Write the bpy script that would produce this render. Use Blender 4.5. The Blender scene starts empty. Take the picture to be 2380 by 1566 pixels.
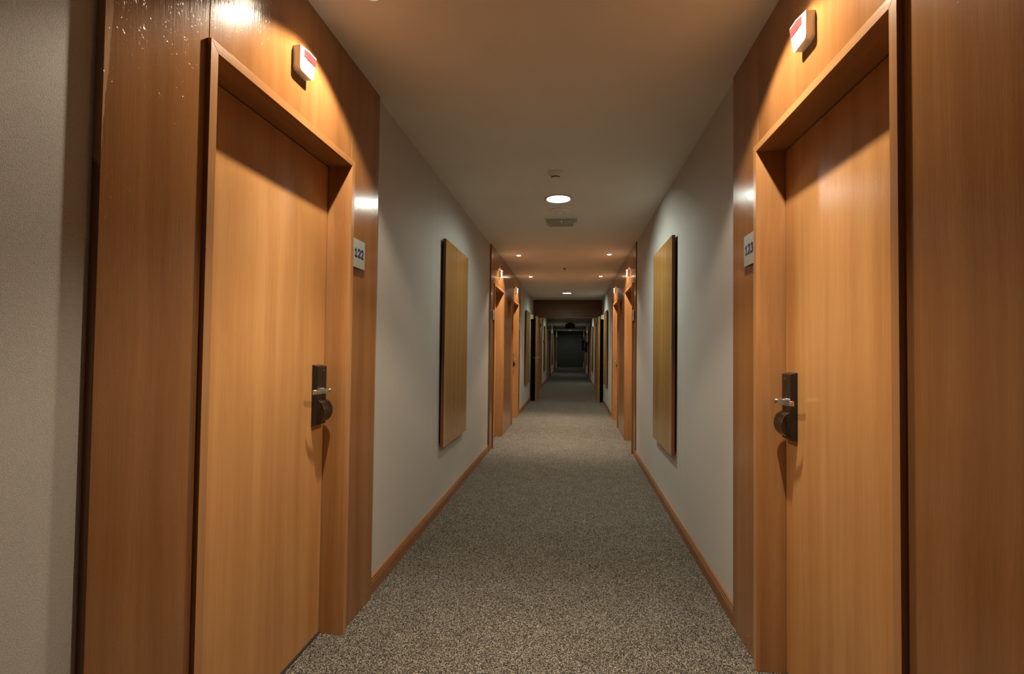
import bpy, bmesh, math, random
from mathutils import Matrix, Vector
random.seed(7)
sc = bpy.context.scene
COL = sc.collection
PI = math.pi

# ------------------------------------------------------------------ camera
f_px, yaw, pitch, roll = 1139.2, math.radians(6.985), math.radians(1.429), math.radians(0.679)
fw = Vector((-math.sin(yaw)*math.cos(pitch), math.cos(yaw)*math.cos(pitch), math.sin(pitch)))
rt = Vector((math.cos(yaw), math.sin(yaw), 0)); up = rt.cross(fw)
r2 = rt*math.cos(roll) + up*math.sin(roll); u2 = -rt*math.sin(roll) + up*math.cos(roll)
cam = bpy.data.cameras.new('camera'); cam.sensor_width = 36; cam.lens = 36*f_px/2380
cam.clip_start = 0.02; cam.clip_end = 200
co = bpy.data.objects.new('camera', cam); COL.objects.link(co)
m3 = Matrix((r2, u2, -fw)).transposed()
co.matrix_world = Matrix.Translation((0, 0, 1.35)) @ m3.to_4x4()
sc.camera = co

# ------------------------------------------------------------------ world, exposure
w = bpy.data.worlds.new('world'); sc.world = w; w.use_nodes = True
w.node_tree.nodes['Background'].inputs[0].default_value = (1.0, 0.93, 0.85, 1)
w.node_tree.nodes['Background'].inputs[1].default_value = 0.0
vs = sc.view_settings
vs.view_transform = 'Standard'; vs.look = 'None'; vs.gamma = 1; vs.use_curve_mapping = False
vs.exposure = 0.0
HAL_W, HAL_BEAM_W, FL_W = 128.0, 170.0, 39.0         # lamp powers
HAL_C = (1.0, 0.86, 0.66); FL_C = (0.90, 1.0, 0.89)
HAL_ANGLE, HAL_BLEND = 118, 0.28

# ------------------------------------------------------------------ dimensions
fL, fR = -1.0531, 0.7859            # faces of the door casings
GQ = {-1: 0.0344, 1: 0.0291}        # wallpaper behind casing face
PQ = {-1: 0.0133, 1: 0.0151}        # veneer panel face behind casing face
H = 2.743
OUT_T, IN_T = 2.250, 2.220
PER = 7.53
FL_Y = [4.515, 12.08, 19.61, 27.14, 34.9]
MIDX = -0.135
BACK_Y, END_Y = -3.9, 36.5
def X(s, q): return fL - q if s < 0 else fR + q

# section = veneered zone: (start, end, [(door centre, latch side +1 far / -1 near)])
SECT = [(0.98, 2.572, [(1.771, 1)]),
        (6.377, 10.083, [(7.095, -1), (9.223, 1)]),
        (13.90, 17.61, [(14.62, -1), (16.75, 1)]),
        (21.43, 25.14, [(22.15, -1), (24.28, 1)]),
        (28.96, 32.67, [(29.68, -1), (31.81, 1)])]
HALF_O, HALF_I = 0.480, 0.449       # casing outer half width, opening half width

# ------------------------------------------------------------------ helpers
def link(o):
    COL.objects.link(o); return o
def obj(name, bm, mat, parent=None, bevel=0, smooth=False, segs=2):
    me = bpy.data.meshes.new(name)
    bmesh.ops.recalc_face_normals(bm, faces=bm.faces[:])
    bm.to_mesh(me); bm.free()
    if mat: me.materials.append(mat)
    o = link(bpy.data.objects.new(name, me))
    if parent: o.parent = parent; o.matrix_parent_inverse = parent.matrix_basis.inverted()
    if smooth:
        for p in me.polygons: p.use_smooth = True
        me.update()
        es = o.modifiers.new('es', 'EDGE_SPLIT'); es.split_angle = math.radians(35)
    if bevel:
        b = o.modifiers.new('bevel', 'BEVEL'); b.width = bevel; b.segments = segs; b.limit_method = 'ANGLE'
        b.harden_normals = False
    return o
def empty(name, loc):
    o = link(bpy.data.objects.new(name, None)); o.location = loc; o.empty_display_size = .1
    return o
def tag(o, label=None, cat=None, group=None, kind=None):
    if label: o['label'] = label
    if cat: o['category'] = cat
    if group: o['group'] = group
    if kind: o['kind'] = kind
    return o
def box(bm, x0, x1, y0, y1, z0, z1):
    vs = [bm.verts.new((x, y, z)) for x in (x0, x1) for y in (y0, y1) for z in (z0, z1)]
    for f in ((0,1,3,2),(4,6,7,5),(0,4,5,1),(2,3,7,6),(0,2,6,4),(1,5,7,3)):
        bm.faces.new([vs[i] for i in f])
    return vs
def sbox(bm, s, y0, y1, q0, q1, z0, z1):
    a, b = X(s, q0), X(s, q1)
    return box(bm, min(a, b), max(a, b), y0, y1, z0, z1)
def prism(bm, pts, d):
    """pts: closed outline of Vectors, extruded by vector d"""
    a = [bm.verts.new(p) for p in pts]; b = [bm.verts.new(Vector(p) + Vector(d)) for p in pts]
    bm.faces.new(a); bm.faces.new(b[::-1]); n = len(a)
    for i in range(n): bm.faces.new((a[i], a[(i+1) % n], b[(i+1) % n], b[i]))
def lathe(bm, prof, n, centre, axis='z', cap=True):
    """prof: list of (r, h) along the axis"""
    rings = []
    for r, h in prof:
        ring = []
        for i in range(n):
            a = 2*PI*i/n
            if axis == 'z': p = (r*math.cos(a), r*math.sin(a), h)
            elif axis == 'x': p = (h, r*math.cos(a), r*math.sin(a))
            else: p = (r*math.cos(a), h, r*math.sin(a))
            ring.append(bm.verts.new(Vector(centre) + Vector(p)))
        rings.append(ring)
    for a, b in zip(rings, rings[1:]):
        for i in range(n): bm.faces.new((a[i], a[(i+1) % n], b[(i+1) % n], b[i]))
    if cap:
        bm.faces.new(rings[0]); bm.faces.new(rings[-1])
def tube(bm, pts, r, n=10):
    pts = [Vector(p) for p in pts]; rings = []
    for i, p in enumerate(pts):
        t = (pts[min(i+1, len(pts)-1)] - pts[max(i-1, 0)]).normalized()
        a = t.cross(Vector((0, 0, 1)))
        if a.length < .1: a = t.cross(Vector((0, 1, 0)))
        a.normalize(); b = t.cross(a)
        rings.append([bm.verts.new(p + r*(math.cos(2*PI*k/n)*a + math.sin(2*PI*k/n)*b)) for k in range(n)])
    for a, b in zip(rings, rings[1:]):
        for i in range(n): bm.faces.new((a[i], a[(i+1) % n], b[(i+1) % n], b[i]))
    bm.faces.new(rings[0]); bm.faces.new(rings[-1])
NB = bmesh.new

# ------------------------------------------------------------------ materials
class NT:
    def __init__(s, name):
        s.m = bpy.data.materials.new(name); s.m.use_nodes = True; s.t = s.m.node_tree
        s.b = s.t.nodes['Principled BSDF']
    def n(s, typ, **kw):
        nd = s.t.nodes.new(typ)
        for k, v in kw.items():
            if k.startswith('i_'): nd.inputs[int(k[2:]) if k[2:].isdigit() else k[2:].replace('_', ' ')].default_value = v
            else: setattr(nd, k, v)
        return nd
    def l(s, a, b): s.t.links.new(a, b)
    def ramp(s, src, stops):
        r = s.n('ShaderNodeValToRGB'); e = r.color_ramp.elements
        while len(e) < len(stops): e.new(.5)
        for el, (p, c) in zip(e, stops): el.position = p; el.color = (*c, 1)
        s.l(src, r.inputs[0]); return r.outputs[0]
    def mix(s, typ, fac, a, b):
        m = s.n('ShaderNodeMix', data_type='RGBA', blend_type=typ)
        if isinstance(fac, (int, float)): m.inputs[0].default_value = fac
        else: s.l(fac, m.inputs[0])
        for i, v in ((6, a), (7, b)):
            if isinstance(v, tuple): m.inputs[i].default_value = (*v, 1)
            else: s.l(v, m.inputs[i])
        return m.outputs[2]
    def noise(s, vec, scale, detail=3, rough=.5, dist=0):
        n = s.n('ShaderNodeTexNoise'); n.inputs['Scale'].default_value = scale
        n.inputs['Detail'].default_value = detail; n.inputs['Roughness'].default_value = rough
        n.inputs['Distortion'].default_value = dist
        s.l(vec, n.inputs['Vector']); return n.outputs[0]
    def mapped(s, src, scale):
        m = s.n('ShaderNodeMapping'); m.inputs['Scale'].default_value = scale
        s.l(src, m.inputs['Vector']); return m.outputs[0]
    def bump(s, h, strength, dist):
        b = s.n('ShaderNodeBump'); b.inputs['Strength'].default_value = strength
        b.inputs['Distance'].default_value = dist; s.l(h, b.inputs['Height']); s.l(b.outputs[0], s.b.inputs['Normal'])
        return b

def plain(name, col, rough=.5, metal=0, coat=0, emis=None, es=0):
    k = NT(name); b = k.b
    b.inputs['Base Color'].default_value = (*col, 1); b.inputs['Roughness'].default_value = rough
    b.inputs['Metallic'].default_value = metal; b.inputs['Coat Weight'].default_value = coat
    if emis: b.inputs['Emission Color'].default_value = (*emis, 1); b.inputs['Emission Strength'].default_value = es
    return k.m

def wood(name, light, dark, grain='z', rough=.155, streak=.0006, spec=.5, cl=.5, worn=False, dents=0):
    k = NT(name)
    tc = k.n('ShaderNodeTexCoord'); oi = k.n('ShaderNodeObjectInfo')
    off = k.n('ShaderNodeVectorMath', operation='MULTIPLY_ADD')
    k.l(oi.outputs['Random'], off.inputs[0]); off.inputs[1].default_value = (37, 23, 11); k.l(tc.outputs['Object'], off.inputs[2])
    st = {'z': (1, 1, .035), 'y': (1, .035, 1), 'x': (.035, 1, 1)}[grain]
    v = k.mapped(off.outputs[0], st)
    # slow warp so the figure wanders a little
    warp = k.noise(off.outputs[0], 1.3, 2)
    vw = k.n('ShaderNodeVectorMath', operation='MULTIPLY_ADD')
    k.l(warp, vw.inputs[0]); vw.inputs[1].default_value = (.05, .05, .05); k.l(v, vw.inputs[2])
    broad = k.noise(vw.outputs[0], 11, 3, .55)
    fine = k.noise(vw.outputs[0], 170, 4, .6)
    cloud = k.noise(k.mapped(off.outputs[0], {'z': (1, 1, .35), 'y': (1, .35, 1), 'x': (.35, 1, 1)}[grain]), 3.4, 2, .5)
    c = k.ramp(broad, [(.30, dark), (.70, light)])
    c2 = k.mix('MULTIPLY', .24, c, k.ramp(fine, [(.35, (.72, .66, .60)), (.62, (1, 1, 1))]))
    c3 = k.mix('MULTIPLY', cl, c2, k.ramp(cloud, [(.3, (.80, .78, .76)), (.7, (1.0, 1.0, 1.0))]))
    if worn:     # pale rubbed band down the near vertical edge of the board
        g_ = k.n('ShaderNodeNewGeometry'); sp = k.n('ShaderNodeSeparateXYZ'); k.l(g_.outputs['Position'], sp.inputs[0])
        n_ = k.noise(k.mapped(g_.outputs['Position'], (1, 1, .3)), 30, 5, .7)
        wd = k.n('ShaderNodeMapRange', i_1=1.55, i_2=2.2, i_3=.0, i_4=.036); k.l(sp.outputs[2], wd.inputs[0])
        a1 = k.n('ShaderNodeMath', operation='MULTIPLY_ADD'); k.l(n_, a1.inputs[0]); a1.inputs[1].default_value = .016; k.l(wd.outputs[0], a1.inputs[2])
        e1 = k.n('ShaderNodeMath', operation='ADD'); k.l(a1.outputs[0], e1.inputs[0]); e1.inputs[1].default_value = .960
        lt1 = k.n('ShaderNodeMath', operation='LESS_THAN'); k.l(sp.outputs[1], lt1.inputs[0]); k.l(e1.outputs[0], lt1.inputs[1])
        f1 = k.n('ShaderNodeMath', operation='MULTIPLY'); k.l(lt1.outputs[0], f1.inputs[0]); f1.inputs[1].default_value = .6
        c3 = k.mix('MIX', f1.outputs[0], c3, s2l(196, 160, 128))
    k.l(c3, k.b.inputs['Base Color'])
    rr = k.n('ShaderNodeMapRange', i_3=rough*.85, i_4=rough*1.2); k.l(cloud, rr.inputs[0]); k.l(rr.outputs[0], k.b.inputs['Roughness'])
    k.b.inputs['Specular IOR Level'].default_value = spec
    wav = k.noise(k.mapped(off.outputs[0], {'z': (1, 1, .12), 'y': (1, .12, 1), 'x': (.12, 1, 1)}[grain]), 42, 3, .6)
    add = k.n('ShaderNodeMath', operation='MULTIPLY_ADD'); k.l(wav, add.inputs[0]); add.inputs[1].default_value = 1.6; k.l(fine, add.inputs[2])
    hgt = add.outputs[0]
    if dents:
        d1 = k.noise(k.mapped(off.outputs[0], (1, 1, .6)), 95, 2, .5, 1.5)
        mr = k.n('ShaderNodeMapRange', i_1=.64, i_2=.74, i_3=0, i_4=dents); k.l(d1, mr.inputs[0])
        a3 = k.n('ShaderNodeMath', operation='ADD'); k.l(hgt, a3.inputs[0]); k.l(mr.outputs[0], a3.inputs[1]); hgt = a3.outputs[0]
    k.bump(hgt, .5, streak)
    return k.m

def s2l(r, g, b):
    f = lambda c: (c/255/12.92) if c/255 <= .04045 else ((c/255+.055)/1.055)**2.4
    return (f(r), f(g), f(b))

M = {}
M['clad'] = wood('veneer_cladding', s2l(150, 104, 62), s2l(130, 86, 46), dents=.35)
M['clad_worn'] = wood('veneer_cladding_worn', s2l(150, 104, 62), s2l(130, 86, 46), worn=True, dents=.9)
M['leaf'] = wood('veneer_leaf', s2l(190, 142, 90), s2l(170, 119, 70), rough=.24, spec=.35)
M['frame'] = wood('veneer_frame', s2l(180, 132, 86), s2l(154, 106, 62), rough=.26)
M['frame_h'] = wood('veneer_frame_level', s2l(180, 132, 86), s2l(154, 106, 62), grain='y', rough=.26)
M['deco'] = wood('oak_board', s2l(160, 119, 60), s2l(140, 100, 47), rough=.25, cl=.12)
M['base'] = wood('skirting_wood', s2l(150, 102, 62), s2l(118, 78, 44), grain='y', rough=.42)
M['base_x'] = wood('skirting_wood_end', s2l(150, 102, 62), s2l(118, 78, 44), grain='x', rough=.42)
M['core'] = wood('brown_edge', s2l(112, 70, 38), s2l(90, 54, 28), rough=.4)
M['beam'] = wood('lintel_veneer', s2l(112, 74, 42), s2l(90, 58, 32), grain='x', rough=.4)
M['dark'] = plain('dark_timber_and_shade', (.010, .004, .003), .8)  # dark timber, and the painted shade behind the fire doors
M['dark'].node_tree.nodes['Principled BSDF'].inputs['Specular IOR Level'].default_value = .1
M['seal'] = plain('black_gap_shade', (.004, .003, .003), .9)  # painted shade for the gap around the room door leaves
M['black'] = plain('black_plastic', (.012, .010, .009), .32)
M['black_g'] = plain('black_gloss', (.012, .011, .010), .18)
M['steel'] = plain('brushed_steel', (.72, .70, .67), .24, 1)
M['chrome'] = plain('chrome', (.8, .8, .8), .12, 1)
M['white'] = plain('white_plastic', (.80, .78, .74), .4)
M['cream'] = plain('cream_plastic', (.62, .64, .50), .4)
M['lens_red'] = plain('red_lens', (.62, .03, .03), .25, coat=.5)
M['plate'] = plain('matt_silver_plate', (.37, .385, .34), .42, .3)
M['ink'] = plain('blue_foil_numerals', (.025, .025, .16), .2, .5)
M['red'] = plain('red_paint', (.20, .008, .012), .25, coat=.5)
M['redp'] = plain('red_plastic', (.22, .01, .01), .4)
M['hal'] = plain('halogen_bulb', (1, .8, .6), .4, emis=(1, .80, .58), es=40)
M['fluo'] = plain('fluorescent_tube', (.9, 1, .9), .4, emis=(.88, 1, .93), es=150)
M['sign'] = plain('unlit_sign_green', (.004, .010, .005), .6)
M['sign_m'] = plain('unlit_sign_mark', (.12, .15, .06), .5)
M['can'] = plain('lamp_reflector', (.7, .72, .68), .22, .8)
M['rim'] = plain('lamp_rim', (.50, .50, .45), .35, .3)
M['led'] = plain('small_led', (.7, .8, .2), .4, emis=(.7, 1, .2), es=1.2)
M['lensgrey'] = plain('clear_ribbed_lens', (.42, .44, .38), .25, coat=.4)
M['metal_dark'] = plain('threshold_metal', (.10, .095, .09), .4, .7)

# wallpaper
k = NT('woven_wallpaper'); g = k.n('ShaderNodeNewGeometry'); pos = g.outputs['Position']
n1 = k.noise(pos, 430, 3, .6); n2 = k.noise(k.mapped(pos, (1, 1, .45)), 640, 2); n3 = k.noise(pos, 2.2, 2)
c = k.ramp(n1, [(.3, s2l(166, 162, 156)), (.7, s2l(192, 188, 182))])
sep = k.n('ShaderNodeSeparateXYZ'); k.l(pos, sep.inputs[0])
pp = k.n('ShaderNodeMath', operation='PINGPONG'); k.l(sep.outputs[1], pp.inputs[0]); pp.inputs[1].default_value = .625
lt = k.n('ShaderNodeMath', operation='LESS_THAN'); k.l(pp.outputs[0], lt.inputs[0]); lt.inputs[1].default_value = .0014
c = k.mix('MIX', lt.outputs[0], c, s2l(214, 210, 202))
k.l(c, k.b.inputs['Base Color']); k.b.inputs['Roughness'].default_value = .62
k.b.inputs['Specular IOR Level'].default_value = .35
ad = k.n('ShaderNodeMath', operation='ADD'); k.l(n1, ad.inputs[0]); k.l(n2, ad.inputs[1])
k.bump(ad.outputs[0], .45, .0009); M['wall'] = k.m
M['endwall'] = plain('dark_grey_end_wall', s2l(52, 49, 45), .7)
# ceiling
k = NT('painted_ceiling'); g = k.n('ShaderNodeNewGeometry'); pos = g.outputs['Position']
c = k.ramp(k.noise(pos, 1.6, 3), [(.3, s2l(222, 218, 209)), (.7, s2l(229, 225, 216))])
k.l(c, k.b.inputs['Base Color']); k.b.inputs['Roughness'].default_value = .7
k.bump(k.noise(pos, 150, 3), .15, .001); M['ceil'] = k.m
# carpet
k = NT('speckled_loop_carpet'); g = k.n('ShaderNodeNewGeometry'); pos = g.outputs['Position']
v = k.n('ShaderNodeTexVoronoi'); v.inputs['Scale'].default_value = 340; v.inputs['Randomness'].default_value = 1
wp = k.n('ShaderNodeVectorMath', operation='MULTIPLY_ADD'); nz = k.n('ShaderNodeTexNoise'); nz.inputs['Scale'].default_value = 90
k.l(pos, nz.inputs['Vector']); k.l(nz.outputs['Color'], wp.inputs[0]); wp.inputs[1].default_value = (.012, .012, 0); k.l(pos, wp.inputs[2])
k.l(wp.outputs[0], v.inputs['Vector'])
sx = k.n('ShaderNodeSeparateColor'); k.l(v.outputs['Color'], sx.inputs[0])
c = k.ramp(sx.outputs[0], [(.0, s2l(42, 38, 34)), (.44, s2l(66, 60, 54)), (.62, s2l(138, 130, 119)), (1, s2l(200, 191, 176))])
c = k.mix('MULTIPLY', .8, c, k.ramp(v.outputs['Distance'], [(.0, (1, 1, 1)), (.8, (.35, .33, .31))]))
blot = k.noise(pos, 5.5, 4, .6)
c = k.mix('MULTIPLY', .75, c, k.ramp(blot, [(.3, (.78, .77, .76)), (.65, (1, 1, 1))]))
k.l(c, k.b.inputs['Base Color']); k.b.inputs['Roughness'].default_value = .95
k.b.inputs['Specular IOR Level'].default_value = .15
inv = k.n('ShaderNodeMath', operation='SUBTRACT'); inv.inputs[0].default_value = 1; k.l(v.outputs['Distance'], inv.inputs[1])
k.bump(inv.outputs[0], .9, .004); M['carpet'] = k.m

# ------------------------------------------------------------------ setting: floor, ceiling, walls
bm = NB(); box(bm, -1.45, 1.20, BACK_Y-.1, END_Y+.1, -.05, 0)
tag(obj('floor', bm, M['carpet']), 'beige and dark brown speckled loop carpet along the corridor', 'floor', kind='structure')

HALX = {-1: -0.795, 1: 0.527}
hal_spots = []                       # (side, y, lit)
for (a, b, ds) in SECT:
    for (yc, lt_) in ds:
        for s in (-1, 1): hal_spots.append((s, yc + (.035 if a < 3 else .10), a < 12, yc))
FL_R, HAL_R = .108, .036
bm = NB()
def loop(pts):
    vs_ = [bm.verts.new(p) for p in pts]; return [bm.edges.new((vs_[i], vs_[(i+1) % len(vs_)])) for i in range(len(vs_))]
edges = loop([(-1.45, BACK_Y-.1, H), (1.20, BACK_Y-.1, H), (1.20, END_Y+.1, H), (-1.45, END_Y+.1, H)])
for y in FL_Y: edges += loop([(MIDX + FL_R*math.cos(2*PI*i/40), y + FL_R*math.sin(2*PI*i/40), H) for i in range(40)])
for s, y, lit, yc in hal_spots: edges += loop([(HALX[s] + HAL_R*math.cos(2*PI*i/20), y + HAL_R*math.sin(2*PI*i/20), H) for i in range(20)])
bmesh.ops.triangle_fill(bm, edges=edges, use_beauty=True)
r = bmesh.ops.extrude_face_region(bm, geom=bm.faces[:])
bmesh.ops.translate(bm, verts=[e for e in r['geom'] if isinstance(e, bmesh.types.BMVert)], vec=(0, 0, .015))
box(bm, -1.45, 1.20, BACK_Y-.1, END_Y+.1, H+.16, H+.20)
tag(obj('ceiling', bm, M['ceil']), 'plain off-white painted corridor ceiling', 'ceiling', kind='structure')

def spans_without_doors(s):
    """yields wall boxes (y0, y1, z0)"""
    ops = sorted([(yc-HALF_O+.008, yc+HALF_O-.008) for (_, _, ds) in SECT for (yc, _l) in ds])
    y = BACK_Y
    for a, b in ops:
        yield (y, a, 0); yield (a, b, OUT_T-.008); y = b
    yield (y, END_Y, 0)
for s, nm, lb in ((-1, 'wall_left', 'left'), (1, 'wall_right', 'right')):
    bm = NB()
    for a, b, z0 in spans_without_doors(s): sbox(bm, s, a, b, GQ[s], .34, z0, H)
    tag(obj(nm, bm, M['wall']), f'grey textured wallpaper wall on the {lb} of the corridor', 'wall', kind='structure')
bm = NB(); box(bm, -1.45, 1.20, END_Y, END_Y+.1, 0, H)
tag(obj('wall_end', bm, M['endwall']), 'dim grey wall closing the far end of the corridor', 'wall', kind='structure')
bm = NB(); box(bm, -1.45, 1.20, BACK_Y-.1, BACK_Y, 0, H)
tag(obj('wall_back', bm, M['wall']), 'grey wall behind the viewpoint', 'wall', kind='structure')

# skirting boards
def skirt_profile():
    return [(0, 0), (.015, 0), (.015, .058), (.0135, .060), (.0095, .0615), (.0095, .066), (.0135, .068), (.015, .072), (.0135, .0755), (.009, .0775), (.009, .081), (.0125, .083), (.013, .087), (.010, .0915), (0, .092)]
grey = [(BACK_Y, .98)] + [(SECT[i][1], SECT[i+1][0]) for i in range(4)] + [(SECT[4][1], END_Y)]
for s, nm, lb in ((-1, 'baseboard_left', 'left'), (1, 'baseboard_right', 'right')):
    bm = NB()
    for i, (a, b) in enumerate(grey):
        if i == 2: b = 12.95
        pts = [Vector((X(s, GQ[s]-d), a, z)) for d, z in skirt_profile()]
        prism(bm, pts, (0, b-a, 0))
    tag(obj(nm, bm, M['base']), f'orange-brown moulded skirting board along the {lb} wallpaper', 'skirting board', kind='structure')
bm = NB(); prism(bm, [Vector((X(-1, GQ[-1]), END_Y-d, z)) for d, z in skirt_profile()], (X(1, GQ[1])-X(-1, GQ[-1]), 0, 0))
tag(obj('baseboard_end', bm, M['base_x']), 'wooden skirting board under the dim far end wall', 'skirting board', kind='structure')

# ------------------------------------------------------------------ veneer cladding
side_word = {-1: 'left', 1: 'right'}
sect_word = ['nearest', 'second', 'third', 'fourth', 'farthest']
ti = 1
G = .0012
for si, (a, b, ds) in enumerate(SECT):
    for s in (-1, 1):
        root = empty(f'trim_{ti}', (X(s, PQ[s]), a, 0)); ti += 1
        tag(root, f'orange-brown veneer cladding around the {sect_word[si]} doors on the {side_word[s]} wall', 'wall cladding', kind='structure')
        ys = [a]
        for yc, _ in ds: ys += [yc-HALF_O+.008, yc+HALF_O-.014]
        ys.append(b)
        for j in range(len(ys)-1):
            y0, y1 = ys[j], ys[j+1]
            if si == 0 and s > 0 and j == 0: y0 = .70
            z0 = OUT_T-.008 if j % 2 else .002
            bm = NB(); sbox(bm, s, y0+(G if j else 0), y1-(G if j < len(ys)-2 else 0), PQ[s], GQ[s]+.001, z0, H-.002)
            obj('veneer_panel', bm, M['clad_worn'] if (si == 0 and s < 0 and j == 0) else M['clad'], root, bevel=.0012)

# ------------------------------------------------------------------ room doors
LEAF_Q = .120
def lock_set(s, yl, d, root):
    """yl: leaf edge on the latch side; d = +1 latch far, -1 latch near. u = distance from latch edge into the leaf."""
    def Y(u): return yl - d*u
    q0 = LEAF_Q
    # escutcheon body: tapering at head and foot
    bm = NB()
    prof = [(0, .990), (.025, .994), (.028, .998), (.028, 1.258), (.0262, 1.2615), (0, 1.268)]
    prism(bm, [Vector((X(s, q0-p), Y(.032), z)) for p, z in prof], (0, -d*.080, 0))
    body = obj('lock_case', bm, M['black'], root, bevel=.0008)
    # reader drum: half round bulge below the lever
    bm = NB(); cz, R = 1.056, .052
    arc = [(math.cos(t)*.041+.020, cz+math.sin(t)*R) for t in [(-PI/2)+PI*i/20 for i in range(21)]]
    prism(bm, [Vector((X(s, q0-p), Y(.030), z)) for p, z in [(.018, cz-R)]+arc+[(.018, cz+R)]], (0, -d*.080, 0))
    obj('lock_drum', bm, M['black_g'], body, bevel=.001)
    bm = NB()
    for u in (.1070, .086):
        ar2 = [(math.cos(t)*.0418+.020, cz+math.sin(t)*(R+.001)) for t in [(.18+1.05*i/10) for i in range(11)]]
        ar1 = [(p-.004, z-.002) for p, z in ar2[::-1]]
        prism(bm, [Vector((X(s, q0-p), Y(u), z)) for p, z in ar2+ar1], (0, -d*.0018, 0))
    obj('drum_rib', bm, M['steel'], body)
    # card slot marks
    bm = NB(); sbox(bm, s, min(Y(.048), Y(.066)), max(Y(.048), Y(.066)), q0-.0286, q0-.027, 1.2405, 1.2425)
    obj('card_mark', bm, M['chrome'], body)
    bm = NB(); sbox(bm, s, min(Y(.068), Y(.0695)), max(Y(.068), Y(.0695)), q0-.0284, q0-.027, 1.19, 1.235)
    obj('card_groove', bm, M['dark'], body)
    # lever handle: neck, bend, flat bar returning toward the door at the tip
    bm = NB()
    lathe(bm, [(.0135, 0), (.0135, .004), (.010, .006), (.010, .045)], 20, (X(s, q0-.028), Y(.066), 1.150), 'x')
    if s < 0: pass
    else:
        for v in bm.verts: v.co.x = 2*X(s, q0-.028) - v.co.x
    neck = obj('lever_neck', bm, M['steel'], root, smooth=True)
    bm = NB()
    path = [(.055, .060), (.064, .0635), (.080, .064), (.110, .063), (.148, .060), (.176, .055), (.186, .048)]
    n = 6; rings = []
    pth = []
    for i in range(len(path)-1):
        for t in range(n): pth.append((path[i][0]+(path[i+1][0]-path[i][0])*t/n, path[i][1]+(path[i+1][1]-path[i][1])*t/n))
    pth.append(path[-1])
    out = []
    th = .0065; hh = .0105
    for u, p in pth:
        out.append([bm.verts.new((X(s, q0-p-pp_), Y(u), 1.150+zz)) for pp_, zz in ((th/2, -hh), (th/2+.001, 0), (th/2, hh), (-th/2, hh), (-th/2, -hh))])
    for a_, b_ in zip(out, out[1:]):
        for i in range(5): bm.faces.new((a_[i], a_[(i+1) % 5], b_[(i+1) % 5], b_[i]))
    bm.faces.new(out[0]); bm.faces.new(out[-1])
    obj('lever_handle', bm, M['steel'], root, bevel=.0012)

def room_door(idx, s, yc, d, label, detail):
    root = empty(f'door_{idx}', (X(s, LEAF_Q), yc, 0)); tag(root, label, 'door', kind='structure')
    a, b = yc-HALF_I, yc+HALF_I
    # lining (jambs and head)
    bm = NB()
    sbox(bm, s, a-.022, a, PQ[s], .20, .001, IN_T+.022); sbox(bm, s, b, b+.022, PQ[s], .20, .001, IN_T+.022)
    obj('door_lining', bm, M['frame'], root)
    bm = NB(); sbox(bm, s, a, b, PQ[s], .20, IN_T, IN_T+.022); obj('head_lining', bm, M['frame_h'], root)
    bm = NB()
    sbox(bm, s, a, a+.012, LEAF_Q+.048, .195, .001, IN_T); sbox(bm, s, b-.012, b, LEAF_Q+.048, .195, .001, IN_T)
    sbox(bm, s, a, b, LEAF_Q+.048, .195, IN_T-.012, IN_T); obj('door_stop', bm, M['dark'], root)
    # casings, mitred
    oa, ob_, oz = yc-HALF_O, yc+HALF_O, OUT_T
    x0, x1 = X(s, 0), X(s, PQ[s]+.001)
    for pts in ([(oa, .001), (a, .001), (a, IN_T), (oa, oz)], [(b, .001), (ob_, .001), (ob_, oz), (b, IN_T)]):
        bm = NB(); prism(bm, [Vector((x0, y, z)) for y, z in pts], (x1-x0, 0, 0)); obj('casing', bm, M['frame'], root, bevel=.001)
    bm = NB(); prism(bm, [Vector((x0, y, z)) for y, z in [(a, IN_T), (b, IN_T), (ob_, oz), (oa, oz)]], (x1-x0, 0, 0))
    obj('head_casing', bm, M['frame_h'], root, bevel=.001)
    # leaf
    bm = NB(); sbox(bm, s, a+.0036, b-.0036, LEAF_Q, LEAF_Q+.045, .012, IN_T-.0036)
    obj('door_leaf', bm, M['leaf'], root, bevel=.001)
    bm = NB()
    for y0, y1, z0, z1 in ((a, a+.0035, .012, IN_T), (b-.0035, b, .012, IN_T), (a, b, IN_T-.0035, IN_T)):
        sbox(bm, s, y0, y1, LEAF_Q+.0015, LEAF_Q+.046, z0, z1)
    obj('door_seal', bm, M['seal'], root)  # black strips paint the shade in the gap between leaf and lining
    bm = NB(); sbox(bm, s, a, b, LEAF_Q-.004, LEAF_Q+.05, .0005, .009); obj('threshold_strip', bm, M['metal_dark'], root)
    if detail: lock_set(s, (b if d > 0 else a), d, root)
ordw = {(-1): 'left', 1: 'right'}
di = 1
for si, (a, b, ds) in enumerate(SECT):
    for s in (-1, 1):
        for j, (yc, d) in enumerate(ds):
            if si == 0: lab = ('orange-brown veneer room door beside number plate 122, black lock' if s < 0
                               else 'orange-brown veneer room door beside number plate 123, black lock')
            else:
                lab = f'recessed veneer room door, {"nearer" if j == 0 else "farther"} of the two in the {sect_word[si]} cladding on the {side_word[s]}'
            room_door(di, s, yc, d, lab, si < 3); di += 1

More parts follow.
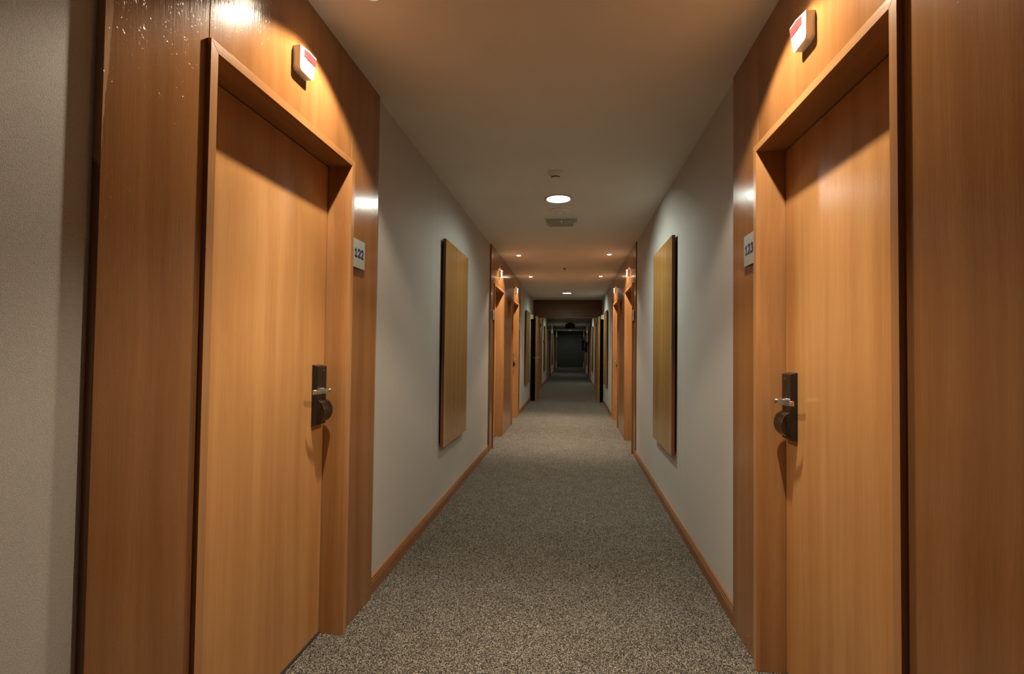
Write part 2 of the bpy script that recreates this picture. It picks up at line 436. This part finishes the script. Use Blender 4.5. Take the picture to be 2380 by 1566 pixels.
# ------------------------------------------------------------------ number plates
DIG = {'1': [[(.12, .72), (.5, .98), (.5, .04)], [(.12, .04), (.88, .04)]],
       '2': [[(.08, .70), (.13, .88), (.32, .98), (.62, .98), (.82, .86), (.86, .68), (.76, .50), (.10, .05), (.90, .05)]],
       '3': [[(.10, .86), (.34, .98), (.66, .97), (.84, .80), (.78, .62), (.48, .53)], [(.48, .53), (.82, .44), (.90, .24), (.72, .05), (.38, .02), (.08, .15)]],
       'a': [[(.2, .9), (.8, .7), (.5, .4)]], 'b': [[(.3, .2), (.8, .3)]]}
def plate(s, yc, text, label, group=None):
    root = empty('number_plate', (X(s, PQ[s]), yc, 1.813)); tag(root, label, 'number plate', group)
    bm = NB(); sbox(bm, s, yc-.055, yc+.055, PQ[s]-.007, PQ[s], 1.765, 1.860); obj('backing', bm, M['dark'], root)
    bm = NB(); sbox(bm, s, yc-.067, yc+.067, PQ[s]-.0105, PQ[s]-.007, 1.743, 1.884)
    obj('face_plate', bm, M['plate'], root, bevel=.0006)
    W, Hh, gap, th = .0285, .039, .0065, .0044
    tw = len(text)*W + (len(text)-1)*gap
    for i, ch in enumerate(text):
        bm = NB(); xf = X(s, PQ[s]-.0106); dx = (1 if s < 0 else -1)*.0005
        ns = 0
        for st in DIG[ch]:
            pts = [Vector(((-tw/2 + i*(W+gap) + u*W), v*Hh)) for u, v in st]
            for p, q in zip(pts, pts[1:]):
                t = (q-p).normalized(); n = Vector((-t.y, t.x))*th; p = p - t*th*.6; q = q + t*th*.6
                cs = [p+n, q+n, q-n, p-n]
                # reading direction: facing the plate, left to right
                ns += 1
                prism(bm, [Vector((xf + dx*.12*ns, yc + (c.x if s < 0 else -c.x), 1.797+c.y)) for c in cs], (dx, 0, 0))
        obj('numeral' if ch in '123' else 'number_mark', bm, M['ink'], root)
plate(-1, 2.319, '122', 'square matt silver plate with blue numerals 122 beside the near left door')
plate(1, 2.317, '123', 'square matt silver plate with blue numerals 123 beside the near right door')
for si in (1,):
    (a, b, ds) = SECT[si]
    for s in (-1, 1):
        plate(s, ds[0][0]-HALF_O-.070, 'ab', f'square silver number plate before the nearer door of the {sect_word[si]} cladding on the {side_word[s]}')
        plate(s, ds[1][0]+HALF_O+.070, 'ab', f'thin silver number plate past the farther door of the {sect_word[si]} cladding on the {side_word[s]}')

# ------------------------------------------------------------------ signal lamps above the doors
def signal(s, yc, label, group):
    y0, y1, z0, z1 = yc-.046, yc+.050, 2.408, 2.500
    root = empty('door_signal_lamp', (X(s, PQ[s]), yc, z0)); tag(root, label, 'signal lamp', group)
    pq = PQ[s]
    def P(y, p, z): return Vector((X(s, pq-p), y, z))
    bm = NB()
    ym = y0+.048
    # outline on the wall (rounded lower corners) and faceted front
    def outline():
        pts = [(y0, z1), (y1, z1)]
        for i in range(5):
            t = i/4*PI/2; pts.append((y1-.014+.014*math.cos(t), z0+.014-.014*math.sin(t)))
        for i in range(5):
            t = i/4*PI/2; pts.append((y0+.014-.014*math.sin(t), z0+.014-.014*math.cos(t)))
        return pts
    def prot(y, z):
        v = (z-z0)/(z1-z0)
        main = .030 + .012*v
        near = .030 + .012*max(0, (y-y0)/(ym-y0)) + .001
        return min(main, near) if y < ym else main
    ol = outline()
    back = [bm.verts.new(P(y, .0, z)) for y, z in ol]; front = [bm.verts.new(P(y, prot(y, z), z)) for y, z in ol]
    n = len(ol)
    for i in range(n): bm.faces.new((back[i], back[(i+1) % n], front[(i+1) % n], front[i]))
    mid = bm.verts.new(P(ym, prot(ym, z1), z1))
    # front: near triangle facet and main facet
    bm.faces.new([front[0], mid] + [front[-1]])
    bm.faces.new([mid, front[1]] + front[2:])
    # close the little wedge on the top edge
    bm.faces.new([front[0], front[1], mid])
    obj('lamp_case', bm, M['white'], root)
    # red lens strip wrapping the facets
    bm = NB(); zt, zb = z1-.006, z1-.034
    def L(y, z, e): return P(y, prot(y, z)+e, z)
    ycr = y0 + (ym-y0)*.62
    ya, yb, yc2 = y0+.020, ym-.006, y1-.001
    for (p, q) in ((ya, yb), (yb, yc2)):
        f_ = [bm.verts.new(L(y, z, .002)) for y, z in ((p, zt), (q, zt), (q, zb), (p, zb))]
        k_ = [bm.verts.new(L(y, z, -.002)) for y, z in ((p, zt), (q, zt), (q, zb), (p, zb))]
        bm.faces.new(f_); bm.faces.new(k_[::-1])
        for i in range(4): bm.faces.new((f_[i], f_[(i+1) % 4], k_[(i+1) % 4], k_[i]))
    obj('red_lens', bm, M['lens_red'], root)
for si, (a, b, ds) in enumerate(SECT[:4]):
    for s in (-1, 1):
        for j, (yc, d) in enumerate(ds):
            if si == 0: lab = f'white signal lamp with red lens above the nearest door on the {side_word[s]}'
            else: lab = f'white signal lamp with red lens above the {"nearer" if j == 0 else "farther"} {side_word[s]} door of the {sect_word[si]} cladding'
            signal(s, yc, lab, 'signal lamps above the room doors')

# ------------------------------------------------------------------ hanging boards
DEC = [(3.965, 4.845), (11.27, 12.20), (18.98, 19.88), (26.5, 27.4), (34.0, 34.9)]
for i, (a, b) in enumerate(DEC):
    for s in (-1, 1):
        root = empty('wall_board', (X(s, GQ[s]), (a+b)/2, 1.4))
        w_ = ['nearest tall flat oak board hung on the {} wallpaper', 'tall oak board on the {} wallpaper just before the open fire door',
              'tall oak board on the {} wall, first beyond the fire doors', 'narrow-looking oak board on the {} wall, second beyond the fire doors',
              'most distant oak board on the {} wall near the end'][i].format(side_word[s])
        tag(root, w_, 'wall board', 'tall oak boards on the wallpaper')
        bm = NB(); sbox(bm, s, a+.008, b-.05, GQ[s]-.014, GQ[s], .57, 2.22); obj('batten', bm, M['dark'], root)
        bm = NB(); sbox(bm, s, a, b, GQ[s]-.0385, GQ[s]-.014, .532, 2.265); obj('core_board', bm, M['core'], root, bevel=.0006)
        bm = NB(); sbox(bm, s, a, b, GQ[s]-.040, GQ[s]-.0386, .532, 2.265); obj('veneer_face', bm, M['deco'], root)

# ------------------------------------------------------------------ ceiling lamps
def spot(name, loc, power, col, angle, blend, radius, parent):
    L = bpy.data.lights.new(name, 'SPOT'); L.energy = power; L.color = col; L.spot_size = math.radians(angle)
    L.spot_blend = blend; L.shadow_soft_size = radius
    o = link(bpy.data.objects.new(name, L)); o.location = loc
    o.parent = parent; o.matrix_parent_inverse = parent.matrix_basis.inverted(); return o
for i, y in enumerate(FL_Y):
    root = empty('round_downlight', (MIDX, y, H))
    lab = ['large round fluorescent downlight, nearest on the ceiling centreline',
           'round white downlight in the ceiling just before the wooden lintel', 'round downlight beyond the lintel above the third doors',
           'round downlight behind the hanging exit sign', 'small bright round downlight near the far end wall'][i]
    tag(root, lab, 'ceiling light', 'round fluorescent downlights')
    bm = NB(); lathe(bm, [(FL_R-.002, -.002), (FL_R+.005, -.006), (FL_R+.016, -.007), (FL_R+.024, -.003), (FL_R+.024, -.0003), (FL_R-.002, -.0003)], 48, (MIDX, y, H), cap=False)
    obj('rim', bm, M['rim'], root, smooth=True)
    bm = NB(); lathe(bm, [(FL_R-.003, -.001), (FL_R-.006, .03), (FL_R-.012, .085), (FL_R-.05, .105)], 40, (MIDX, y, H), cap=False)
    bm.faces.new([v for v in bm.verts][-40:]); obj('reflector', bm, M['can'], root, smooth=True)
    for sx_ in (-.035, .035):
        bm = NB()
        lathe(bm, [(.012, -.06), (.016, -.057), (.016, .057), (.012, .06)], 14, (MIDX+sx_*1.9, y, H+.030), 'y')
        obj('fluorescent_tube', bm, M['fluo'], root, smooth=True)
    L = bpy.data.lights.new('lamp_glow', 'POINT'); L.shadow_soft_size = .030
    L.energy = FL_W*(1, 1, 1.1, 1.1, .5)[i]; L.color = FL_C
    o = link(bpy.data.objects.new('lamp_glow', L)); o.location = (MIDX, y, H+.052); o.parent = root; o.matrix_parent_inverse = root.matrix_basis.inverted()
    if i in (0, 1, 2):
        A = bpy.data.lights.new('right_wall_fill', 'AREA'); A.shape = 'DISK'; A.size = .06; A.energy = FL_W*.16; A.spread = math.radians(115); A.color = FL_C  # extra tilted disc light added below the can to brighten the right wall
        o = link(bpy.data.objects.new('right_wall_fill', A)); o.location = (MIDX+.03, y, H-.028); o.rotation_euler = (0, math.radians(-34), 0)
        o.parent = root; o.matrix_parent_inverse = root.matrix_basis.inverted()
for s, y, lit, yc in hal_spots:
    root = empty('halogen_spotlight', (HALX[s], y, H))
    si = [j for j, S in enumerate(SECT) if S[0] < y < S[1]][0]
    far = 'single' if si == 0 else ('nearer' if yc < SECT[si][0]+1.5 else 'farther')
    lab = (f'small round recessed spotlight in the ceiling above the {side_word[s]} door of room {"122" if s < 0 else "123"}' if si == 0 else
           f'small {"bright" if lit else ("dim" if si == 2 else "unlit")} recessed spotlight above the {far} {side_word[s]} door of the {sect_word[si]} cladding')
    tag(root, lab, 'spotlight', 'recessed spotlights in front of the doors')
    c = (HALX[s], y, H)
    bm = NB(); lathe(bm, [(.030, -.001), (.034, -.004), (.044, -.005), (.049, -.002), (.049, -.0003), (.030, -.0003)], 32, c, cap=False)
    obj('rim', bm, M['rim'], root, smooth=True)
    bm = NB(); lathe(bm, [(.033, -.0005), (.030, .02), (.018, .045), (.006, .05)], 24, c, cap=False); obj('reflector', bm, M['can'], root, smooth=True)
    bm = NB(); lathe(bm, [(.029, .004), (.029, -.003), (.022, -.0075), (.010, -.0095)], 24, c); obj('bulb_glass', bm, M['hal'] if lit else M['lensgrey'], root)
    if si == 2: spot('lamp_glow', (c[0], c[1], H-.014), HAL_W*.22, HAL_C, HAL_ANGLE, HAL_BLEND, .022, root)
    if lit:
        spot('lamp_glow', (c[0], c[1], H-.014), HAL_W, HAL_C, HAL_ANGLE, HAL_BLEND, .022, root)
        spot('lamp_beam', (c[0], c[1], H-.014), HAL_BEAM_W, HAL_C, 64, 1.0, .022, root).rotation_euler = (0, math.radians(3*s), 0)

# ------------------------------------------------------------------ ceiling devices
def smoke(x, y, r, label):
    root = empty('smoke_detector', (x, y, H)); tag(root, label, 'smoke detector')
    bm = NB(); lathe(bm, [(r*1.0, 0), (r*1.02, -.012), (r*.96, -.018)], 36, (x, y, H)); obj('base', bm, M['white'], root, smooth=True)
    bm = NB(); lathe(bm, [(r*.86, -.016), (r*.80, -.030), (r*.62, -.036)], 36, (x, y, H)); obj('housing', bm, M['white'], root, smooth=True)
    bm = NB()
    for i in range(9):
        a0 = 2*PI*i/9+.09; a1 = 2*PI*(i+1)/9-.09
        seg = [a0+(a1-a0)*t/4 for t in range(5)]
        pts = [(x+r*.60*math.cos(t), y+r*.60*math.sin(t)) for t in seg] + [(x+r*.5*math.cos(t), y+r*.5*math.sin(t)) for t in seg[::-1]]
        prism(bm, [Vector((p[0], p[1], H-.043)) for p in pts], (0, 0, .010))
    obj('vent_slot', bm, M['black'], root)
    bm = NB(); lathe(bm, [(r*.58, -.043), (r*.55, -.050), (r*.3, -.053)], 36, (x, y, H)); obj('cap', bm, M['white'], root, smooth=True)
smoke(-.140, 3.835, .058, 'small white round smoke detector in front of the nearest round downlight')
smoke(-.150, 11.42, .058, 'small round smoke detector on the ceiling before the downlight at the lintel')
# broad disc detector
x, y = -.13, 4.90
root = empty('motion_detector', (x, y, H)); tag(root, 'flat white disc motion detector between downlight and emergency light', 'motion detector')
bm = NB(); lathe(bm, [(.110, 0), (.110, -.006), (.095, -.014), (.05, -.018)], 48, (x, y, H)); obj('base', bm, M['white'], root, smooth=True)
bm = NB(); lathe(bm, [(.042, -.015), (.040, -.022), (.031, -.029), (.015, -.033), (.004, -.034)], 36, (x, y, H)); obj('lens_dome', bm, M['white'], root, smooth=True)
bm = NB(); lathe(bm, [(.043, -.017), (.0445, -.019), (.043, -.021)], 36, (x, y, H), cap=False); obj('ring', bm, M['chrome'], root, smooth=True)
# small detector with red indicator
x, y = -.137, 8.29
root = empty('ceiling_indicator', (x, y, H)); tag(root, 'tiny round ceiling fitting with reddish centre between the spotlights', 'ceiling fitting')
bm = NB(); lathe(bm, [(.055, 0), (.052, -.006), (.035, -.009)], 28, (x, y, H)); obj('base', bm, M['white'], root, smooth=True)
bm = NB(); lathe(bm, [(.020, -.008), (.020, -.035), (.012, -.045)], 20, (x, y, H)); obj('indicator', bm, plain('pinkish_indicator', (.55, .16, .14), .4), root, smooth=True)
# emergency light
root = empty('emergency_light', (-.122, 5.25, H)); tag(root, 'shallow rectangular emergency light under the ceiling past the nearest downlight', 'emergency light')
bm = NB(); box(bm, -.302, .062, 5.165, 5.325, H-.010, H); obj('base', bm, M['white'], root, bevel=.003)
bm = NB(); a = (-.288, .046); y0, y1 = 5.178, 5.312
prism(bm, [Vector((a[0], y0, H-.010)), Vector((a[0], y0, H-.018)), Vector((a[0]+.012, y0, H-.046)), Vector((a[0]+.040, y0, H-.058)), Vector((a[1]-.040, y0, H-.058)), Vector((a[1]-.012, y0, H-.046)), Vector((a[1], y0, H-.018)), Vector((a[1], y0, H-.010))], (0, y1-y0, 0))
obj('lens_cover', bm, M['lensgrey'], root, bevel=.003)
bm = NB(); box(bm, -.235, -.012, 5.172, 5.180, H-.048, H-.030); obj('tube_window', bm, M['rim'], root, bevel=.002)
bm = NB(); lathe(bm, [(.004, 0), (.003, -.003)], 12, (-.122, 5.171, H-.039), 'y'); obj('indicator_led', bm, M['led'], root)

# ------------------------------------------------------------------ lintel and fire doors
LY = 13.74
bm = NB(); box(bm, X(-1, GQ[-1]), X(1, GQ[1]), LY, LY+.16, 2.243, H-.001)
root = empty('trim_11', (MIDX, LY, 2.243)); tag(root, 'dark veneered lintel crossing the corridor above the open fire doors', 'lintel', kind='structure')
obj('lintel', bm, M['beam'], root, bevel=.001)
bm = NB(); box(bm, -1.0, .735, LY-.006, LY+.02, 2.236, 2.262); obj('edge_strip', bm, M['base_x'], root, bevel=.001)
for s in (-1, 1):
    root = empty(f'trim_{12 if s < 0 else 13}', (X(s, GQ[s]), 12.95, 0)); tag(root, f'near-black shade block filling the gap behind the open fire door on the {side_word[s]}', 'shade block', kind='structure')
    bm = NB(); sbox(bm, s, 12.95, LY+.16, -.062 if s < 0 else -.020, GQ[s], 0, 2.236); obj('gap_shade_block', bm, M['dark'], root, bevel=.001)  # solid near-black block in place of the shadow between leaf and wall
def fire_door(s):
    xi, xo = (-.905, -.955) if s < 0 else (.668, .722)
    y0, y1 = 12.87, 13.72
    root = empty(f'door_{di if s < 0 else di+1}', ((xi+xo)/2, y1, 0))
    tag(root, f'oak-edged fire door leaf standing open on the {side_word[s]} below the lintel', 'fire door', kind='structure')
    bm = NB(); box(bm, min(xi, xo), max(xi, xo), y0, y1, .006, 2.228); obj('door_leaf', bm, M['deco'], root, bevel=.0015)
    bm = NB(); xm = (xi+xo)/2
    box(bm, xm-.011, xm+.011, y0-.002, y0+.001, 1.0, 1.20) if s < 0 else box(bm, xm-.011, xm+.011, y0-.002, y0+.001, 1.02, 1.10)
    obj('strike_plate', bm, M['steel'], root)
    if s < 0:
        for xs, dx in ((xi, 1), (xo, -1)):
            bm = NB(); tube(bm, [(xs, y0+.06, 1.135), (xs+dx*.035, y0+.06, 1.135), (xs+dx*.050, y0+.07, 1.135), (xs+dx*.050, y0+.18, 1.135)], .010)
            obj('lever_handle', bm, M['steel'], root, smooth=True)
            bm = NB(); box(bm, min(xs, xs+dx*.006), max(xs, xs+dx*.006), y0+.04, y0+.08, 1.02, 1.18); obj('handle_plate', bm, M['steel'], root)
    bm = NB(); lathe(bm, [(.022, 0), (.022, .012), (.012, .02), (.008, .034)], 18, (xo, y0+.045, 2.19), 'x')
    if s < 0:
        for v in bm.verts: v.co.x = 2*xo - v.co.x
    obj('armature_stud', bm, M['steel'], root, smooth=True)
fire_door(-1); fire_door(1)
for s in (-1, 1):
    yb = 12.875
    root = empty('door_holder', (X(s, GQ[s]), yb, 2.2)); tag(root, f'cream magnetic holder box beside the top of the {side_word[s]} fire door', 'door holder', 'magnetic holders of the fire doors')
    bm = NB(); sbox(bm, s, yb-.055, yb+.055, GQ[s]-.045, GQ[s], 2.145, 2.265); obj('mount_box', bm, M['cream'], root, bevel=.004)
    bm = NB(); sbox(bm, s, yb-.035, yb+.035, GQ[s]-.049, GQ[s]-.045, 2.155, 2.255); obj('joint', bm, M['black'], root)
    bm = NB(); sbox(bm, s, yb-.05, yb+.05, GQ[s]-.068, GQ[s]-.049, 2.15, 2.26); obj('magnet_head', bm, M['cream'], root, bevel=.006)

# ------------------------------------------------------------------ things beyond the fire doors
root = empty('exit_sign', (-.105, 25.3, H)); tag(root, 'dark hanging exit sign with arrow and figure beyond the fire doors', 'exit sign')
bm = NB(); box(bm, -.26, .05, 25.22, 25.40, H-.035, H); obj('ceiling_bracket', bm, M['black'], root, bevel=.003)
bm = NB(); box(bm, -.345, .135, 25.28, 25.33, H-.290, H-.062); box(bm, -.2, -.02, 25.29, 25.32, H-.07, H-.03); obj('sign_box', bm, M['sign'], root, bevel=.003)
bm = NB()
def flat(pts): prism(bm, [Vector((p[0], 25.2785, H-.29+p[1])) for p in pts], (0, .003, 0))
flat([(-.225, .19), (-.205, .19), (-.205, .10), (-.175, .10), (-.215, .045), (-.255, .10), (-.225, .10)])
obj('down_arrow', bm, M['sign_m'], root)
bm = NB(); flat([(-.085, .20), (-.045, .20), (-.045, .03), (-.085, .03)])
obj('doorway_mark', bm, M['sign_m'], root)
bm = NB(); flat([(-.01, .20), (.012, .20), (.012, .18), (-.01, .18)]); flat([(-.02, .175), (.03, .15), (.02, .10), (-.01, .11)])
flat([(.01, .11), (.05, .06), (.04, .05), (-.005, .10)]); flat([(-.005, .11), (-.02, .04), (-.03, .045), (-.015, .11)]); flat([(.02, .16), (.06, .12), (.055, .11), (.015, .15)])
obj('running_figure', bm, M['sign_m'], root)

xe = X(1, GQ[1])-.105; ye = 25.32
root = empty('fire_extinguisher', (xe, ye, 1.24)); tag(root, 'dark red fire extinguisher with chrome valve hung on the right wall beyond the fire doors', 'fire extinguisher')
bm = NB(); lathe(bm, [(.070, 0), (.084, .012), (.085, .03), (.085, .46), (.075, .50), (.045, .54), (.022, .555), (.022, .575)], 28, (xe, ye, 1.235)); obj('cylinder', bm, M['red'], root, smooth=True)
bm = NB(); lathe(bm, [(.026, .57), (.026, .605), (.015, .61)], 16, (xe, ye, 1.235)); obj('valve', bm, M['chrome'], root, smooth=True)
bm = NB(); box(bm, xe-.10, xe+.03, ye-.012, ye+.012, 1.845, 1.858); box(bm, xe-.09, xe+.02, ye-.010, ye+.010, 1.872, 1.884); obj('handle', bm, M['chrome'], root, bevel=.002)
bm = NB(); tube(bm, [(xe-.02, ye, 1.825), (xe-.09, ye-.02, 1.80), (xe-.11, ye-.04, 1.70), (xe-.10, ye-.06, 1.50), (xe-.075, ye-.07, 1.36)], .012); obj('hose', bm, M['black'], root, smooth=True)
bm = NB(); lathe(bm, [(.0855, .14), (.0858, .141), (.0858, .26), (.0855, .261)], 28, (xe, ye, 1.235), cap=False)
bmesh.ops.delete(bm, geom=[v for v in bm.verts if v.co.y > ye-.03], context='VERTS'); obj('instruction_label', bm, plain('faded_label', (.10, .085, .08), .5), root, smooth=True)
bm = NB(); box(bm, xe+.08, X(1, GQ[1]), ye-.03, ye+.03, 1.60, 1.80); obj('wall_bracket', bm, M['black'], root)
xb = X(1, PQ[1])
root = empty('wall_cabinet', (xb, 31.0, 1.31)); tag(root, 'narrow black box projecting from the right wall behind the red extinguisher', 'wall cabinet')
bm = NB(); box(bm, xb-.20, xb, 30.9, 31.14, 1.31, 1.99); obj('case', bm, M['black'], root, bevel=.006)
bm = NB(); box(bm, xb-.19, xb-.01, 30.893, 30.9, 1.33, 1.97); obj('side_panel', bm, M['black_g'], root, bevel=.002)
xc = X(-1, GQ[-1])
root = empty('fire_alarm_button', (xc, 18.85, 1.67)); tag(root, 'small dark red fire alarm call point on the left wall beyond the fire doors', 'call point')
bm = NB(); box(bm, xc, xc+.050, 18.80, 18.90, 1.615, 1.715); obj('case', bm, M['redp'], root, bevel=.004)
bm = NB(); box(bm, xc+.049, xc+.053, 18.82, 18.88, 1.635, 1.695); obj('press_plate', bm, M['white'], root)
xs = X(1, GQ[1])
root = empty('wall_socket', (xs, 20.6, .38)); tag(root, 'small white socket low on the right wall beyond the fire doors', 'wall socket')
bm = NB(); box(bm, xs-.012, xs, 20.56, 20.64, .34, .42); obj('cover_plate', bm, M['white'], root, bevel=.003)
bm = NB(); lathe(bm, [(.022, 0), (.020, .004)], 20, (xs-.0145, 20.6, .38), 'x'); obj('outlet', bm, M['rim'], root)
